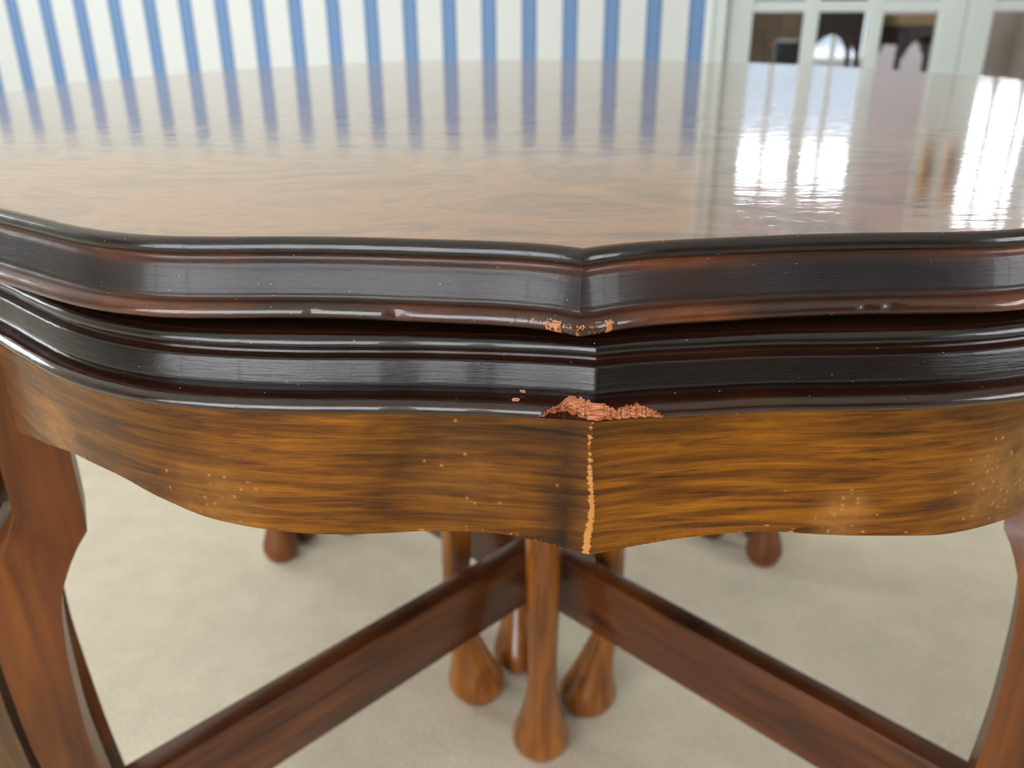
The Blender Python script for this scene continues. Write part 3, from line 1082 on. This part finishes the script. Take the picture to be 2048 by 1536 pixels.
build_small(n_tab)


def copy_tree(o, parent=None):
    c = o.copy()
    COL.objects.link(c)
    c.parent = parent
    for ch in list(o.children):
        copy_tree(ch, c)
    return c


def kids(o):
    return list(o.children)


# each sits a little askew: turned by 'skew' degrees about the middle of its curved front, then shifted
for ang, off, skew, lab in ((-90, (0.001, 0.0015), 2.2, 'nested table on the left, seen as an inner leg with its foot turned right'),
                            (180, (-0.008, 0.0), -1.2, 'nested table on the far side, mostly hidden behind the crossing of the stretchers'),
                            (90, (-0.006, 0.008), 2.8, 'nested table on the right, seen as an inner leg with its foot turned left')):
    t = copy_tree(n_tab)
    base = Matrix.Rotation(ang * D2R, 4, 'Z')
    piv = base @ Vector((0, -0.30, 0))
    m_ = Matrix.Translation(piv) @ Matrix.Rotation(skew * D2R, 4, 'Z') @ Matrix.Translation(-piv) @ base
    p_ = m_.to_translation()
    t.location = (CX + off[0] + p_.x, CY + off[1] + p_.y, 0)
    t.rotation_euler = (0, 0, (ang + skew) * D2R)
    t['label'] = lab

# ------------------------------------------------------------------ furniture in the room beyond the glazed doors


def arch_rail(x0, x1, y0, y1, ztop, zleg, rise, leg):
    """seat rail with an arched lower edge, outline extruded through its thickness"""
    n = 14
    low = [(x0 + leg + (x1 - x0 - 2 * leg) * i / n, zleg + rise * math.sin(math.pi * i / n) ** 0.6) for i in range(n + 1)]
    poly = [(x0, ztop), (x0, zleg)] + low + [(x1, zleg), (x1, ztop)]
    m_ = len(poly)
    V = [(x, y0, z) for x, z in poly] + [(x, y1, z) for x, z in poly]
    Fc = [tuple(range(m_)), tuple(reversed(range(m_, 2 * m_)))] + [(i, m_ + i, m_ + (i + 1) % m_, (i + 1) % m_) for i in range(m_)]
    return V, Fc


def arch_stool(label, u, w, rz, seat_z, width, seat_mat, cushion, rail, rise):
    root = empty('stool', (0, 0, 0), 0, label, 'stool')
    root.matrix_world = ROOM_M @ Matrix.Translation((u, w, 0)) @ Matrix.Rotation(rz, 4, 'Z')
    hw, dp = width / 2, 0.26
    mesh_obj('seat', *box_geo(-hw - .005, hw + .005, -dp / 2 - .005, dp / 2 + .005, seat_z, seat_z + cushion, 0.014), seat_mat, root, 40)
    for y in (-dp / 2, dp / 2 - 0.02):
        mesh_obj('seat_rail', *arch_rail(-hw + 0.026, hw - 0.026, y, y + 0.02, seat_z, seat_z - rail, rise, 0.004), M_DARKWOOD, root)
    for s in (-1, 1):
        mesh_obj('seat_rail', *box_geo(min(s * hw, s * (hw - .02)), max(s * hw, s * (hw - .02)), -dp / 2 + .026, dp / 2 - .026, seat_z - rail + 0.05, seat_z), M_DARKWOOD, root)
        for y in (-1, 1):
            bx, by = s * (hw - 0.013), y * (dp / 2 - 0.013)
            t = np.linspace(0, 2 * math.pi, 16, endpoint=False)
            rings = []
            for z, r, o in ((0, .015, .012), (.012, .020, .014), (.03, .015, .008), (.09, .009, 0.0), (.18, .0095, .002), (.27, .012, .004), (seat_z - rail, .014, 0.0), (seat_z - 0.001, .014, 0.0)):
                rings.append([(bx + s * o + r * math.cos(q), by + y * o + r * math.sin(q), z) for q in t])
            mesh_obj('leg', *loft(rings), M_DARKWOOD, root, 40)
    return root


arch_stool('tall dark mahogany stool with arched rails, seen through the middle column of door panes', 1.20, 1.6, 0.0, 0.60, 0.24, M_DARKWOOD, 0.03, 0.25, 0.07)
arch_stool('dark stool with arched rails and tan seat, behind the panes beside the meeting stiles', 1.575, 1.6, 0.25, 0.455, 0.28, M_TAN, 0.05, 0.13, 0.09)

# low black box stool and taupe armchair
st = empty('footstool', (0, 0, 0), 0, 'small black box stool seen through the leftmost column of door panes', 'stool')
st.matrix_world = ROOM_M @ Matrix.Translation((0.985, 1.2, 0))
mesh_obj('cushion', *box_geo(-0.075, 0.075, -0.09, 0.09, 0.10, 0.405, 0.012), M_BLACK, st, 40)
for sx in (-1, 1):
    for sy in (-1, 1):
        t = np.linspace(0, 2 * math.pi, 12, endpoint=False)
        mesh_obj('leg', *loft([[(sx * .055 + r * math.cos(q), sy * .07 + r * math.sin(q), z) for q in t] for z, r in ((0, .008), (.02, .010), (.103, .014))]), M_DARKWOOD, st, 40)
ar = empty('armchair', (0, 0, 0), 0, 'taupe upholstered armchair behind the right-hand glazed door', 'armchair')
ar.matrix_world = ROOM_M @ Matrix.Translation((2.30, 2.1, 0)) @ Matrix.Rotation(0.3, 4, 'Z')
mesh_obj('seat', *box_geo(-0.30, 0.30, -0.34, 0.30, 0.12, 0.42, 0.05), M_TAUPE, ar, 50)
mesh_obj('backrest', *box_geo(-0.34, 0.34, 0.24, 0.40, 0.12, 0.92, 0.06), M_TAUPE, ar, 50)
for s in (-1, 1):
    mesh_obj('arm', *box_geo(min(s * .29, s * .40), max(s * .29, s * .40), -0.34, 0.36, 0.12, 0.60, 0.04), M_TAUPE, ar, 50)
    for y in (-0.28, 0.32):
        t = np.linspace(0, 2 * math.pi, 12, endpoint=False)
        mesh_obj('leg', *loft([[(s * .32 + r * math.cos(q), y + r * math.sin(q), z) for q in t] for z, r in ((0, .014), (.05, .018), (.13, .024))]), M_DARKWOOD, ar, 40)

# low tan sideboard behind the left column of panes
sb = empty('sideboard', (0, 0, 0), 0, 'low tan sideboard standing behind the leftmost column of door panes', 'sideboard')
sb.matrix_world = ROOM_M @ Matrix.Translation((1.03, 2.45, 0))
mesh_obj('body', *box_geo(-0.19, 0.19, -0.15, 0.17, 0.09, 0.545, 0.004), M_TAN_WOOD, sb)
mesh_obj('top', *box_geo(-0.205, 0.205, -0.175, 0.18, 0.546, 0.570, 0.005), M_TAN_WOOD, sb)
for s_ in (-1, 1):
    dr = mesh_obj('door', *box_geo(min(s_ * .004, s_ * .18), max(s_ * .004, s_ * .18), -0.166, -0.151, 0.11, 0.53, 0.003), M_TAN_WOOD, sb)
    t = np.linspace(0, 2 * math.pi, 12, endpoint=False)
    mesh_obj('knob', *loft([[(s_ * .025 + r * math.cos(q), y, 0.34 + r * math.sin(q)) for q in t] for y, r in ((-.165, .004), (-.176, .005), (-.182, .010), (-.190, .009), (-.193, .004))]), M_BRASS, dr, 50)
    for y in (-0.12, 0.14):
        mesh_obj('leg', *loft([[(s_ * .16 + r * math.cos(q), y + r * math.sin(q), z) for q in t] for z, r in ((0, .013), (.03, .015), (.089, .020))]), M_TAN_WOOD, sb, 40)
